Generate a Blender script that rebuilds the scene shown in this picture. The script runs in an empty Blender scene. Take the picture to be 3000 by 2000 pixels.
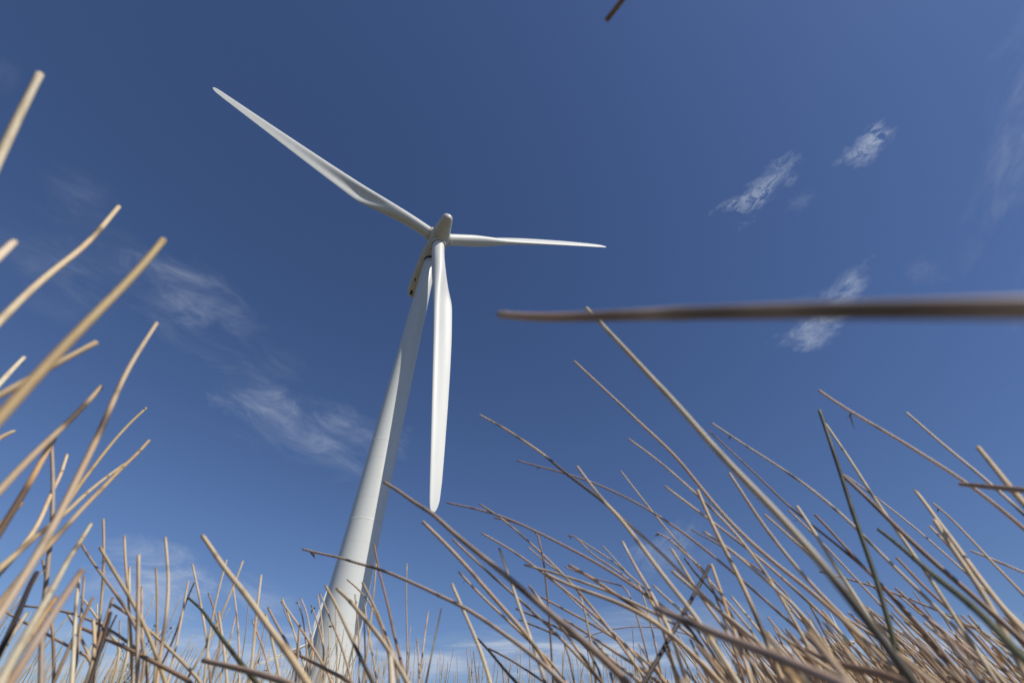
import bpy, bmesh, math, random
import numpy as np
from mathutils import Vector, Matrix
random.seed(7); rng = np.random.default_rng(11)
R = math.radians
scene = bpy.context.scene
col = scene.collection

# ------------------------------------------------------------------ camera
F = 3000 * 16.0 / 36.0                       # focal length in photo pixels
PITCH, ROLL, CAMZ = 0.757439, 0.037166, 0.25
fw = Vector((0, math.cos(PITCH), math.sin(PITCH)))
u0 = Vector((0, -math.sin(PITCH), math.cos(PITCH)))
rt = Vector((1, 0, 0)) * math.cos(ROLL) + u0 * math.sin(ROLL)
up = Vector((1, 0, 0)) * -math.sin(ROLL) + u0 * math.cos(ROLL)
CAM = Vector((0, 0, CAMZ))
cd = bpy.data.cameras.new("camera"); cam = bpy.data.objects.new("camera", cd); col.objects.link(cam)
M = Matrix((rt, up, -fw)).transposed().to_4x4(); M.translation = CAM
cam.matrix_world = M
cd.lens = 16.0; cd.sensor_width = 36.0; cd.clip_start = 0.02; cd.clip_end = 60000
cd.dof.use_dof = True; cd.dof.focus_distance = 4.5; cd.dof.aperture_fstop = 3.2
scene.camera = cam

def ray(x, y):
    return fw + rt * ((x - 1500) / F) - up * ((y - 1000) / F)   # depth 1 along the optical axis
def proj(P):
    q = Vector(P) - CAM; d = q.dot(fw)
    if d < 1e-4: return None
    return (1500 + F * q.dot(rt) / d, 1000 - F * q.dot(up) / d)

# ------------------------------------------------------------------ light
SUN_AZ, SUN_EL = R(51), R(50)                # azimuth from -Y (behind the camera) towards +X
S = Vector((math.sin(SUN_AZ) * math.cos(SUN_EL), -math.cos(SUN_AZ) * math.cos(SUN_EL), math.sin(SUN_EL)))
sd = bpy.data.lights.new("sun", 'SUN'); sun = bpy.data.objects.new("sun", sd); col.objects.link(sun)
sd.energy = 4.0; sd.angle = R(0.5); sd.color = (1.0, 0.94, 0.84)
sun.rotation_euler = S.to_track_quat('Z', 'Y').to_euler()

world = bpy.data.worlds.new("World"); scene.world = world; world.use_nodes = True
nt = world.node_tree; N = nt.nodes; LK = nt.links; N.clear()
sky = N.new('ShaderNodeTexSky'); sky.sky_type = 'NISHITA'; sky.sun_disc = False
sky.sun_elevation = SUN_EL
sky.sun_rotation = math.atan2(S.x, S.y)
sky.altitude = 100; sky.air_density = 1.0; sky.dust_density = 0.4; sky.ozone_density = 2.2
bg = N.new('ShaderNodeBackground'); out = N.new('ShaderNodeOutputWorld'); LK.new(bg.outputs[0], out.inputs[0])
bg.inputs['Strength'].default_value = 0.0635
tc = N.new('ShaderNodeTexCoord')
def mth(op, a, b=None, c=None, clamp=False):
    n = N.new('ShaderNodeMath'); n.operation = op; n.use_clamp = clamp
    for i, v in enumerate((a, b, c)):
        if v is None: continue
        if isinstance(v, (int, float)): n.inputs[i].default_value = v
        else: LK.new(v, n.inputs[i])
    return n.outputs[0]
# wisps of cirrus, each at its own direction in the sky:
# x, y (photo), half length, half width, angle (deg, ccw), strength, kind, noise scale
CLOUDS = [
 (2222, 572, 125, 44, 45, 0.62, 'ridge', 1.5), (2180, 600, 80, 34, 5, 0.45, 'ridge', 1.5), (2345, 590, 80, 28, 15, 0.13, 'ridge', 2.0),
 (2535, 445, 85, 58, 55, 0.6, 'ridge', 1.3), (2575, 410, 62, 40, 10, 0.4, 'ridge', 1.3),
 (2492, 835, 95, 58, 48, 0.55, 'soft', 1.6), (2425, 900, 90, 60, 20, 0.22, 'soft', 1.6),
 (2362, 985, 105, 55, 12, 0.72, 'soft', 1.6), (2700, 790, 70, 40, 10, 0.10, 'ridge', 1.5),
 (590, 905, 230, 125, -38, 0.26, 'streak', 1.6), (430, 800, 300, 90, -30, 0.10, 'streak', 1.6),
 (230, 560, 120, 80, -35, 0.12, 'streak', 1.5), (110, 760, 200, 90, -30, 0.09, 'streak', 1.5),
 (200, 880, 150, 90, -35, 0.10, 'streak', 1.5), (780, 1070, 110, 70, -10, 0.12, 'streak', 1.5),
 (940, 1270, 250, 110, -15, 0.36, 'streak', 1.9), (760, 1180, 120, 80, -20, 0.10, 'streak', 1.5),
 (430, 1700, 180, 130, -20, 0.85, 'streak', 1.5), (740, 1740, 130, 70, -20, 0.40, 'streak', 1.5),
 (500, 1780, 200, 100, 5, 0.22, 'streak', 1.5),
 (1960, 1590, 130, 60, 25, 0.30, 'soft', 1.7), (2000, 1660, 180, 90, 15, 0.10, 'soft', 1.7),
 (3000, 260, 330, 110, 80, 0.16, 'combed', 2.2), (2960, 560, 330, 90, 60, 0.16, 'combed', 2.2),
 (2980, 950, 260, 70, 75, 0.08, 'combed', 2.2), (10, 220, 60, 50, 30, 0.05, 'soft', 1.5),
 (500, 1950, 800, 130, 2, 0.9, 'bank', 0.9), (1150, 1930, 600, 90, 3, 0.5, 'bank', 1.0),
 (2700, 1970, 600, 140, 4, 2.2, 'bank', 0.8), (2950, 1870, 130, 80, 0, 0.30, 'soft', 1.2),
 (1800, 1880, 500, 110, 5, 0.6, 'bank', 0.9), (1500, 2090, 2600, 230, 0, 1.8, 'bank', 0.35),
]
def frame_at(x, y, ang):
    d = ray(x, y).normalized(); e1 = rt * math.cos(R(ang)) + up * math.sin(R(ang))
    e1 = (e1 - d * e1.dot(d)).normalized()
    return Matrix((e1, d.cross(e1), d)).transposed()
def sky_noise(x, y, ang, scale, detail, rough, dist, seed):
    # noise over the sky directions, with its own grain direction and stretch
    mp = N.new('ShaderNodeMapping'); mp.vector_type = 'TEXTURE'
    mp.inputs['Rotation'].default_value = frame_at(x, y, ang).to_euler()
    mp.inputs['Scale'].default_value = tuple(1.0 / q for q in scale)
    LK.new(tc.outputs['Generated'], mp.inputs['Vector'])
    nz = N.new('ShaderNodeTexNoise'); nz.noise_dimensions = '3D'; nz.inputs['Scale'].default_value = 1.0
    nz.inputs['Detail'].default_value = detail; nz.inputs['Roughness'].default_value = rough; nz.inputs['Distortion'].default_value = dist
    ad = N.new('ShaderNodeVectorMath'); ad.operation = 'ADD'; ad.inputs[1].default_value = (seed, seed * 1.7, seed * 0.3)
    LK.new(mp.outputs[0], ad.inputs[0]); LK.new(ad.outputs[0], nz.inputs['Vector'])
    return nz.outputs['Fac']
nA = sky_noise(2350, 600, 40, (26, 46, 26), 8, 0.7, 0.7, 3.1)      # torn wisps
nB = sky_noise(2350, 900, 30, (12, 17, 12), 5, 0.62, 0.4, 9.3)         # their outlines
nL = sky_noise(700, 1000, -28, (8, 20, 8), 8, 0.64, 0.55, 1.7)       # combed streaks
nR = sky_noise(2970, 500, 62, (9, 26, 9), 7, 0.6, 0.5, 5.5)
nH = sky_noise(1500, 1950, 2, (4.5, 30, 4.5), 7, 0.6, 0.3, 7.7)      # low banks over the horizon
rid = mth('SUBTRACT', 1.0, mth('MULTIPLY', mth('ABSOLUTE', mth('SUBTRACT', nA, 0.5)), 9.0), clamp=True)
dens = {
 'ridge': mth('ADD', mth('MULTIPLY', rid, 0.62), mth('MULTIPLY', mth('MULTIPLY', mth('SUBTRACT', nA, 0.47), 5.0, clamp=True), 0.42)),
 'soft': mth('MULTIPLY', mth('SUBTRACT', nA, 0.34), 2.6, clamp=True),
 'streak': mth('MULTIPLY', mth('SUBTRACT', nL, 0.38), 3.0, clamp=True),
 'combed': mth('MULTIPLY', mth('SUBTRACT', nR, 0.38), 3.0, clamp=True),
 'bank': mth('MULTIPLY', mth('SUBTRACT', nH, 0.33), 2.2, clamp=True)}
ragged = {'ridge': mth('MULTIPLY', mth('SUBTRACT', nB, 0.5), -3.6), 'soft': mth('MULTIPLY', mth('SUBTRACT', nB, 0.5), -3.0)}
ragged['streak'] = mth('MULTIPLY', mth('SUBTRACT', nL, 0.5), -1.6)
ragged['combed'] = mth('MULTIPLY', mth('SUBTRACT', nR, 0.5), -1.2)
ragged['bank'] = mth('MULTIPLY', mth('SUBTRACT', nH, 0.5), -1.5)
acc = None
for i, (x, y, a, b, ang, st, kind, ns) in enumerate(CLOUDS):
    d = ray(x, y).normalized()
    sa = (ray(x + a * math.cos(R(ang)), y - a * math.sin(R(ang))).normalized() - d).length
    sb = (ray(x + b * math.sin(R(ang)), y + b * math.cos(R(ang))).normalized() - d).length
    mp = N.new('ShaderNodeMapping'); mp.vector_type = 'TEXTURE'
    mp.inputs['Location'].default_value = d
    mp.inputs['Rotation'].default_value = frame_at(x, y, ang).to_euler()
    mp.inputs['Scale'].default_value = (sa, sb, 2.0)
    LK.new(tc.outputs['Generated'], mp.inputs['Vector'])
    ln = N.new('ShaderNodeVectorMath'); ln.operation = 'LENGTH'; LK.new(mp.outputs[0], ln.inputs[0])
    rad = mth('ADD', ln.outputs['Value'], ragged[kind])
    fall = mth('MULTIPLY', mth('SUBTRACT', 1.05, rad), 1.15 if kind in ('ridge', 'soft') else 1.0, clamp=True)
    m = mth('MULTIPLY', mth('MULTIPLY', fall, dens[kind]), st)
    acc = m if acc is None else mth('ADD', acc, m)
acc = mth('MINIMUM', acc, 0.8)
tint = N.new('ShaderNodeMix'); tint.data_type = 'RGBA'; tint.blend_type = 'MULTIPLY'; tint.inputs['Factor'].default_value = 1.0
SKYTINT = (0.92, 1.05, 1.37, 1)
tint.inputs['B'].default_value = SKYTINT
LK.new(sky.outputs[0], tint.inputs['A'])
mix = N.new('ShaderNodeMix'); mix.data_type = 'RGBA'
LK.new(acc, mix.inputs['Factor']); LK.new(tint.outputs['Result'], mix.inputs['A'])
CLOUDCOL = (8.0, 9.0, 10.8, 1)
mix.inputs['B'].default_value = CLOUDCOL
LK.new(mix.outputs['Result'], bg.inputs['Color'])

vs = scene.view_settings; vs.view_transform = 'Standard'; vs.look = 'None'; vs.exposure = 0.0; vs.gamma = 1.0
vs.use_curve_mapping = False
scene.cycles.use_denoising = True
scene.cycles.max_bounces = 6

# ------------------------------------------------------------------ helpers
def new_mat(name):
    m = bpy.data.materials.new(name); m.use_nodes = True
    n = m.node_tree.nodes; p = n['Principled BSDF']
    return m, n, m.node_tree.links, p
def link_mesh(name, verts, faces, mat, parent=None, smooth=True, uvs=None):
    me = bpy.data.meshes.new(name); me.from_pydata([tuple(v) for v in verts], [], faces)
    if smooth: me.polygons.foreach_set('use_smooth', [True] * len(me.polygons))
    me.materials.append(mat); me.update()
    o = bpy.data.objects.new(name, me); col.objects.link(o)
    if parent is not None: o.parent = parent
    return o
def tag(o, label=None, cat=None, group=None, kind=None):
    if label: o['label'] = label
    if cat: o['category'] = cat
    if group: o['group'] = group
    if kind: o['kind'] = kind
    return o
def empty(name, loc, rz=0.0):
    o = bpy.data.objects.new(name, None); col.objects.link(o); o.location = loc; o.rotation_euler = (0, 0, rz)
    o.empty_display_size = 0.2
    return o
def lathe(prof, n=64, M=None, cap0=True, cap1=True):
    V = []; Fc = []
    for (z, r) in prof:
        for i in range(n):
            a = 2 * math.pi * i / n; V.append(Vector((r * math.cos(a), r * math.sin(a), z)))
    for j in range(len(prof) - 1):
        for i in range(n):
            k = (i + 1) % n; Fc.append((j * n + i, j * n + k, (j + 1) * n + k, (j + 1) * n + i))
    if cap0: Fc.append(tuple(range(n - 1, -1, -1)))
    if cap1: Fc.append(tuple((len(prof) - 1) * n + i for i in range(n)))
    if M is not None: V = [M @ v for v in V]
    return V, Fc

# ------------------------------------------------------------------ ground
m_ground, n, l, p = new_mat("dry_soil")
g1 = n.new('ShaderNodeTexNoise'); g1.inputs['Scale'].default_value = 3; g1.inputs['Detail'].default_value = 8
cr = n.new('ShaderNodeValToRGB'); cr.color_ramp.elements[0].color = (0.045, 0.042, 0.024, 1); cr.color_ramp.elements[1].color = (0.135, 0.112, 0.066, 1)
gc = n.new('ShaderNodeTexCoord'); l.new(gc.outputs['Object'], g1.inputs['Vector'])
l.new(g1.outputs['Fac'], cr.inputs[0]); l.new(cr.outputs[0], p.inputs['Base Color']); p.inputs['Roughness'].default_value = 0.95
gs = 24000
V = []; Fc = []
rings = [0, 1, 2.5, 5, 10, 20, 45, 100, 250, 600, 1500, 4000, 10000, gs]
nn = 48
V.append((0, 0, 0))
for r_ in rings[1:]:
    for i in range(nn):
        a = 2 * math.pi * i / nn; V.append((r_ * math.cos(a), r_ * math.sin(a), 0.0))
for i in range(nn): Fc.append((0, 1 + i, 1 + (i + 1) % nn))
for j in range(len(rings) - 2):
    for i in range(nn):
        a = 1 + j * nn; Fc.append((a + i, a + nn + i, a + nn + (i + 1) % nn, a + (i + 1) % nn))
tag(link_mesh("ground", V, Fc, m_ground), "dry straw coloured field running flat to the horizon", None, None, "structure")

# ------------------------------------------------------------------ wind turbines
m_white, n, l, p = new_mat("turbine_white_paint")
p.inputs['Roughness'].default_value = 0.5
tcn = n.new('ShaderNodeTexCoord'); nz = n.new('ShaderNodeTexNoise'); nz.inputs['Scale'].default_value = 0.6; nz.inputs['Detail'].default_value = 6
mpn = n.new('ShaderNodeMapping'); mpn.inputs['Scale'].default_value = (1.6, 1.6, 0.12)
l.new(tcn.outputs['Object'], mpn.inputs[0]); l.new(mpn.outputs[0], nz.inputs['Vector'])
crw = n.new('ShaderNodeValToRGB'); crw.color_ramp.elements[0].position = 0.3; crw.color_ramp.elements[1].position = 0.7
crw.color_ramp.elements[0].color = (0.67, 0.68, 0.64, 1); crw.color_ramp.elements[1].color = (0.72, 0.73, 0.695, 1)
l.new(nz.outputs['Fac'], crw.inputs[0]); l.new(crw.outputs[0], p.inputs['Base Color'])

# tower paint: the same white with weld seams every 2.8 m and grease runs under the nacelle
m_tower, n, l, p = new_mat("tower_white_paint")
p.inputs['Roughness'].default_value = 0.42
tcn = n.new('ShaderNodeTexCoord'); nz = n.new('ShaderNodeTexNoise'); nz.inputs['Scale'].default_value = 0.5; nz.inputs['Detail'].default_value = 7
mpn = n.new('ShaderNodeMapping'); mpn.inputs['Scale'].default_value = (2.2, 2.2, 0.10)
l.new(tcn.outputs['Object'], mpn.inputs[0]); l.new(mpn.outputs[0], nz.inputs['Vector'])
crw = n.new('ShaderNodeValToRGB'); crw.color_ramp.elements[0].position = 0.3; crw.color_ramp.elements[1].position = 0.7
crw.color_ramp.elements[0].color = (0.66, 0.675, 0.63, 1); crw.color_ramp.elements[1].color = (0.715, 0.73, 0.69, 1)
l.new(nz.outputs['Fac'], crw.inputs[0])
def nm(n, l, op, a, b=None, clamp=False):
    q = n.new('ShaderNodeMath'); q.operation = op; q.use_clamp = clamp
    for i, v in enumerate((a, b)):
        if v is None: continue
        if isinstance(v, (int, float)): q.inputs[i].default_value = v
        else: l.new(v, q.inputs[i])
    return q.outputs[0]
sx = n.new('ShaderNodeSeparateXYZ'); l.new(tcn.outputs['Object'], sx.inputs[0])
seam = nm(n, l, 'LESS_THAN', nm(n, l, 'FRACT', nm(n, l, 'DIVIDE', sx.outputs['Z'], 2.83)), 0.018)
nz2 = n.new('ShaderNodeTexNoise'); nz2.inputs['Scale'].default_value = 2.2; nz2.inputs['Detail'].default_value = 6; nz2.inputs['Distortion'].default_value = 1.0
l.new(tcn.outputs['Object'], nz2.inputs['Vector'])
oil = nm(n, l, 'MULTIPLY', nm(n, l, 'GREATER_THAN', nz2.outputs['Fac'], 0.60), nm(n, l, 'SMOOTH_MIN', nm(n, l, 'MULTIPLY', nm(n, l, 'SUBTRACT', sx.outputs['Z'], 74.0), 0.3, True), 1.0))
dk = nm(n, l, 'MAXIMUM', nm(n, l, 'MULTIPLY', seam, 0.16), nm(n, l, 'MULTIPLY', oil, 0.75))
mx = n.new('ShaderNodeMix'); mx.data_type = 'RGBA'; l.new(dk, mx.inputs['Factor']); l.new(crw.outputs[0], mx.inputs['A']); mx.inputs['B'].default_value = (0.05, 0.048, 0.04, 1)
l.new(mx.outputs['Result'], p.inputs['Base Color'])

m_nac, n, l, p = new_mat("nacelle_shell")
p.inputs['Roughness'].default_value = 0.45
tcn = n.new('ShaderNodeTexCoord'); nz = n.new('ShaderNodeTexNoise'); nz.inputs['Scale'].default_value = 1.4; nz.inputs['Detail'].default_value = 8
l.new(tcn.outputs['Object'], nz.inputs['Vector'])
crw = n.new('ShaderNodeValToRGB'); crw.color_ramp.elements[0].position = 0.25; crw.color_ramp.elements[1].position = 0.6
crw.color_ramp.elements[0].color = (0.50, 0.47, 0.40, 1); crw.color_ramp.elements[1].color = (0.62, 0.61, 0.55, 1)
l.new(nz.outputs['Fac'], crw.inputs[0]); l.new(crw.outputs[0], p.inputs['Base Color'])
m_dark, n, l, p = new_mat("dark_rubber"); p.inputs['Base Color'].default_value = (0.03, 0.03, 0.03, 1); p.inputs['Roughness'].default_value = 0.7

TILT = R(6)
def airfoil(npt, thick, hollow):
    # closed loop, x in 0..1 from leading to trailing edge, y half thickness
    pts = []
    for i in range(npt):
        a = 2 * math.pi * i / npt
        x = 0.5 * (1 - math.cos(a))
        yt = 5 * thick * (0.2969 * math.sqrt(max(x, 0)) - 0.126 * x - 0.3516 * x * x + 0.2843 * x ** 3 - 0.1036 * x ** 4)
        camber = -0.10 * thick * math.sin(math.pi * x)
        cusp = hollow * thick * math.sin(math.pi * max(0.0, (x - 0.16) / 0.84)) ** 2 if a < math.pi else 0.0
        pts.append((x, (yt - cusp if a < math.pi else -yt) + camber))
    return pts
RR = [0, 5, 8, 12, 15.5, 17.6, 18.4, 22, 28, 36, 44, 51, 55, 57.5, 58.6, 59]
CC = [2.45, 2.45, 2.58, 3.15, 3.82, 4.28, 4.28, 4.05, 3.68, 3.12, 2.5, 1.95, 1.62, 1.3, 0.85, 0.25]
BB = [27, 27, 27, 26, 24, 23, 21.5, 19, 16, 13, 10, 8, 7, 7, 7, 7]
LO = [1.225, 1.225, 1.16, 0.98, 0.86, 0.79, 0.74, 0.66, 0.55, 0.5, 0.46, 0.44, 0.44, 0.42, 0.35, 0.12]
TH = [1.0, 1.0, 0.86, 0.58, 0.44, 0.39, 0.35, 0.30, 0.25, 0.21, 0.18, 0.17, 0.16, 0.16, 0.16, 0.2]
BL = [0, 0, 0.12, 0.5, 0.85, 1, 1, 1, 1, 1, 1, 1, 1, 1, 1, 1]
def make_blade(parent, d, e, ax, L, fl, ed, dL, r0=1.9):
    NP = 40; V = []; Fc = []
    st = np.concatenate([np.linspace(r0, 24, 40), np.linspace(24.8, 55, 30), np.linspace(55.5, 59, 14)])
    for r in st:
        q = (r / 59.0) ** 2; k = L / 59.0
        win = r + np.linspace(-1.5, 1.5, 9) * (1.0 if r < 50 else 0.2)      # fair the stations into smooth curves
        c_, b_, lo_, th_, bl_ = (float(np.mean(np.interp(win, RR, a))) for a in (CC, BB, LO, TH, BL))
        b = R(b_); ch = e * math.cos(b) - ax * math.sin(b); nn_ = d.cross(ch).normalized()
        o = d * ((r + dL * r / 59) * k) + ax * (fl * q) + e * (ed * q)
        af = airfoil(NP, th_, float(np.mean(np.interp(win, [8, 19, 26, 36, 50], [0, 0.33, 0.28, 0.13, 0.04]))))
        sk = k if k < 1 else 1
        for i, (x, y) in enumerate(af):
            a = 2 * math.pi * i / NP
            cx = (0.5 - 0.5 * math.cos(a)) * c_; cy = 0.5 * c_ * math.sin(a)
            X = x * c_ * bl_ + cx * (1 - bl_); Y = y * c_ * bl_ + cy * (1 - bl_)
            V.append(o + ch * ((X - lo_) * sk) + nn_ * (Y * sk))
    for j in range(len(st) - 1):
        for i in range(NP):
            k2 = (i + 1) % NP; Fc.append((j * NP + i, j * NP + k2, (j + 1) * NP + k2, (j + 1) * NP + i))
    Fc.append(tuple(range(NP - 1, -1, -1))); Fc.append(tuple((len(st) - 1) * NP + i for i in range(NP)))
    return link_mesh("blade", V, Fc, m_white, parent)
def basis(z, x=None):
    z = z.normalized(); x = x if x is not None else (Vector((0, 0, 1)) if abs(z.z) < .9 else Vector((1, 0, 0)))
    x = (x - z * x.dot(z)).normalized(); y = z.cross(x)
    return Matrix((x, y, z)).transposed().to_4x4()
def turbine(loc, yaw, phase, L, label, tips=((0, 0, 0),) * 3, near=False, group=None):
    root = empty("wind_turbine", loc)
    tag(root, label, "wind turbine", group)
    ax = Vector((math.sin(yaw) * math.cos(TILT), -math.cos(yaw) * math.cos(TILT), math.sin(TILT)))
    s = ax.cross(Vector((0, 0, 1))).normalized(); t = s.cross(ax)
    prof = [(-0.6, 2.62), (0, 2.62), (5, 2.52), (10, 2.42), (18, 2.22), (22, 2.13), (40, 1.87), (60, 1.56), (77.6, 1.24)]
    pz = np.linspace(0, 77.6, 60)
    pf = [(-0.6, 2.62)] + [(float(z), float(np.interp(z, [a for a, b in prof], [b for a, b in prof]))) for z in pz]
    V, Fc = lathe(pf, 96); tw = link_mesh("tower", V, Fc, m_tower, root)
    if near:
        for z in (22.64, 33.96):
            r_ = float(np.interp(z, [a for a, b in prof], [b for a, b in prof]))
            V, Fc = lathe([(z - .13, r_ - .02), (z - .12, r_ + .001), (z - .012, r_ + .003), (z, r_ - .004), (z + .012, r_ + .003), (z + .12, r_ + .001), (z + .13, r_ - .02)], 96, cap0=False, cap1=False)
            link_mesh("flange_ring", V, Fc, m_tower, tw)
        # steel door with a landing at the foot
        V, Fc = lathe([(77.45, 1.30), (77.75, 1.30), (77.75, 1.36), (78.15, 1.36)], 64); link_mesh("yaw_ring", V, Fc, m_dark, tw)
    H = Vector((0, 0, 80))
    # nacelle: rounded tube from behind the hub to the rear
    B = basis(ax, t)
    prs = []
    for zz, rx, ry, dy in ((-11.9, .3, .25, 0), (-11.85, 1.1, .9, 0), (-11.6, 1.7, 1.3, 0), (-11.1, 2.0, 1.5, 0), (-10, 2.16, 1.66, 0), (-6, 2.3, 1.82, 0), (-1, 2.36, 1.9, 0), (1.2, 2.22, 1.9, 0), (2.1, 2.0, 1.85, 0), (2.45, 1.9, 1.8, 0)):
        prs.append((zz, rx, ry))
    V = []; Fc = []; NP = 56
    for zz, rx, ry in prs:
        for i in range(NP):
            a = 2 * math.pi * i / NP; ca, sa = math.cos(a), math.sin(a); ex = 0.86
            x = math.copysign(abs(ca) ** ex, ca) * ry; y = math.copysign(abs(sa) ** ex, sa) * rx
            V.append(H + (B @ Vector((x, y, zz))))
    for j in range(len(prs) - 1):
        for i in range(NP):
            k = (i + 1) % NP; Fc.append((j * NP + i, j * NP + k, (j + 1) * NP + k, (j + 1) * NP + i))
    Fc.append(tuple(range(NP - 1, -1, -1))); Fc.append(tuple((len(prs) - 1) * NP + i for i in range(NP)))
    nac = link_mesh("nacelle", V, Fc, m_nac, root)
    def bx(name, c, sz, mat, par):
        V = []; 
        for dx in (-1, 1):
            for dy in (-1, 1):
                for dz in (-1, 1): V.append(H + B @ Vector((c[0] + dx * sz[0] / 2, c[1] + dy * sz[1] / 2, c[2] + dz * sz[2] / 2)))
        Fc = [(0, 1, 3, 2), (4, 6, 7, 5), (0, 4, 5, 1), (2, 3, 7, 6), (0, 2, 6, 4), (1, 5, 7, 3)]
        return link_mesh(name, V, Fc, mat, par, smooth=False)
    if near:
        for (cy, cz, w_, l_) in ((1.3, -6.4, .55, .75), (1.15, -10.0, .5, 1.2), (-.8, -4.5, .5, .8)):
            bx("floor_hatch", (-1.52, cy, cz), (.12, w_, l_), m_dark, nac)
        V, Fc = lathe([(-.45, 1.5), (.2, 1.42)], 64); 
        V = [v + Vector((0, 0, 78.5)) for v in V]; link_mesh("tower_collar", V, Fc, m_nac, nac)
    for cz in ((-4.6, -7.2, -9.9) if near else (-11.0,)):
        V, Fc = lathe([(0, .045), (1.5 if near else 2.6, .035), (1.6 if near else 2.8, .09), (1.75 if near else 3.0, .05)], 10, Matrix.Translation(H) @ B @ Matrix.Translation((1.5, .55, cz)) @ Matrix.Rotation(R(90), 4, 'Y'))
        link_mesh("sensor_mast", V, Fc, m_nac, nac)
    A = 4.13
    hub = H + ax * A
    sp = [(-1.62, 1.5), (-1.6, 1.98), (-1.45, 2.06), (0, 2.10), (1.2, 1.98), (2.4, 1.73), (3.8, 1.43), (5.0, 1.15), (5.4, 1.06), (5.72, .9), (5.93, .67), (6.05, .36), (6.09, .07)]
    zz = np.linspace(-1.4, 5.2, 34)
    spf = sp[:2] + [(float(z), float(np.interp(z, [a for a, b in sp], [b for a, b in sp]))) for z in zz] + sp[8:]
    V, Fc = lathe(spf, 72, Matrix.Translation(hub) @ B); hb = link_mesh("spinner", V, Fc, m_nac, root)
    for k in range(3):
        an = phase - k * 2 * math.pi / 3; d = t * math.cos(an) + s * math.sin(an); e = ax.cross(d)
        fl, ed, dL = tips[k]
        holder_pts = make_blade(root, d, e, ax, L, fl, ed, dL)
        holder_pts.data.transform(Matrix.Translation(hub))
        Mb = Matrix.Translation(hub) @ basis(d, e)
        V, Fc = lathe([(1.2, 1.47), (2.30, 1.47), (2.36, 1.43), (2.36, 1.33), (2.1, 1.33)], 64, Mb, cap1=False); link_mesh("root_collar", V, Fc, m_nac, hb)
        V, Fc = lathe([(1.9, 1.335), (2.28, 1.335)], 64, Mb); link_mesh("root_seal", V, Fc, m_dark, hb)
    return root
BASE = Vector((-17.7928, 58.4797, 0))
YAW = 0.423497; PH = 3.235472
turbine(BASE, YAW, PH, 59.0, "huge white wind turbine towering over the field, seen from below",
        tips=((-0.169, 0.191, 0.435), (-0.026, -0.117, -0.123), (-0.112, -0.632, 0.3125)), near=True, group="white wind turbines")
def at_hub(x, y):
    r = ray(x, y); k = (80 - CAMZ) / r.z; P = CAM + r * k; P.z = 0; return P
turbine(at_hub(908, 1886), YAW, R(-3), 46, "small distant turbine half hidden behind the left foot of the big tower", group="white wind turbines")
turbine(at_hub(2463, 1888), R(56), R(72), 45, "distant turbine seen side-on low behind the dense leaning stems", group="white wind turbines")
r = ray(1732, 1957)
P4 = CAM + r * ((139 + 4.13 * math.sin(TILT) - CAMZ) / r.z); P4.z = 0
turbine(P4, YAW, R(1), 59, "farthest turbine, only a thin blade tip rising above the stems", group="white wind turbines")
# ------------------------------------------------------------------ dead stems
m_stem, n, l, p = new_mat("dry_stem")
p.inputs['Roughness'].default_value = 0.6
p.inputs['Subsurface Weight'].default_value = 0.6; p.inputs['Subsurface Radius'].default_value = (1.0, 0.62, 0.36); p.inputs['Subsurface Scale'].default_value = 0.006
oi = n.new('ShaderNodeObjectInfo'); at = n.new('ShaderNodeAttribute'); at.attribute_name = 'stain'
uv = n.new('ShaderNodeUVMap'); uv.uv_map = 'UVMap'
mp1 = n.new('ShaderNodeMapping'); mp1.inputs['Scale'].default_value = (5.0, 26.0, 1.0)
cmb = n.new('ShaderNodeCombineXYZ'); l.new(oi.outputs['Random'], cmb.inputs[2])
ad = n.new('ShaderNodeVectorMath'); ad.operation = 'MULTIPLY_ADD'; ad.inputs[1].default_value = (1, 1, 1)
scl = n.new('ShaderNodeVectorMath'); scl.operation = 'SCALE'; scl.inputs['Scale'].default_value = 60.0; l.new(cmb.outputs[0], scl.inputs[0])
l.new(uv.outputs[0], mp1.inputs[0]); l.new(mp1.outputs[0], ad.inputs[0]); l.new(scl.outputs[0], ad.inputs[2])
na = n.new('ShaderNodeTexNoise'); na.inputs['Scale'].default_value = 1.0; na.inputs['Detail'].default_value = 6; na.inputs['Roughness'].default_value = 0.65
l.new(ad.outputs[0], na.inputs['Vector'])
# long-grain colour drift
mp2 = n.new('ShaderNodeMapping'); mp2.inputs['Scale'].default_value = (0.6, 5.0, 1.0); l.new(uv.outputs[0], mp2.inputs[0])
ad2 = n.new('ShaderNodeVectorMath'); ad2.operation = 'ADD'; l.new(mp2.outputs[0], ad2.inputs[0]); l.new(scl.outputs[0], ad2.inputs[1])
nb = n.new('ShaderNodeTexNoise'); nb.inputs['Scale'].default_value = 1.0; nb.inputs['Detail'].default_value = 3; l.new(ad2.outputs[0], nb.inputs['Vector'])
# fibres running lengthwise
mp3 = n.new('ShaderNodeMapping'); mp3.inputs['Scale'].default_value = (14.0, 9.0, 1.0); l.new(uv.outputs[0], mp3.inputs[0])
nc = n.new('ShaderNodeTexNoise'); nc.inputs['Scale'].default_value = 1.0; nc.inputs['Detail'].default_value = 3; l.new(mp3.outputs[0], nc.inputs['Vector'])
def mixc(a, b, f, bt='MIX'):
    q = n.new('ShaderNodeMix'); q.data_type = 'RGBA'; q.blend_type = bt
    for k, v in (('A', a), ('B', b), ('Factor', f)):
        if isinstance(v, (tuple, float)): q.inputs[k].default_value = v
        else: l.new(v, q.inputs[k])
    return q.outputs['Result']
c0 = mixc(oi.outputs['Color'], (0.80, 0.60, 0.42, 1), nm(n, l, 'MULTIPLY', nm(n, l, 'SUBTRACT', nb.outputs['Fac'], 0.53), 3.2, True), 'MULTIPLY')
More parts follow.
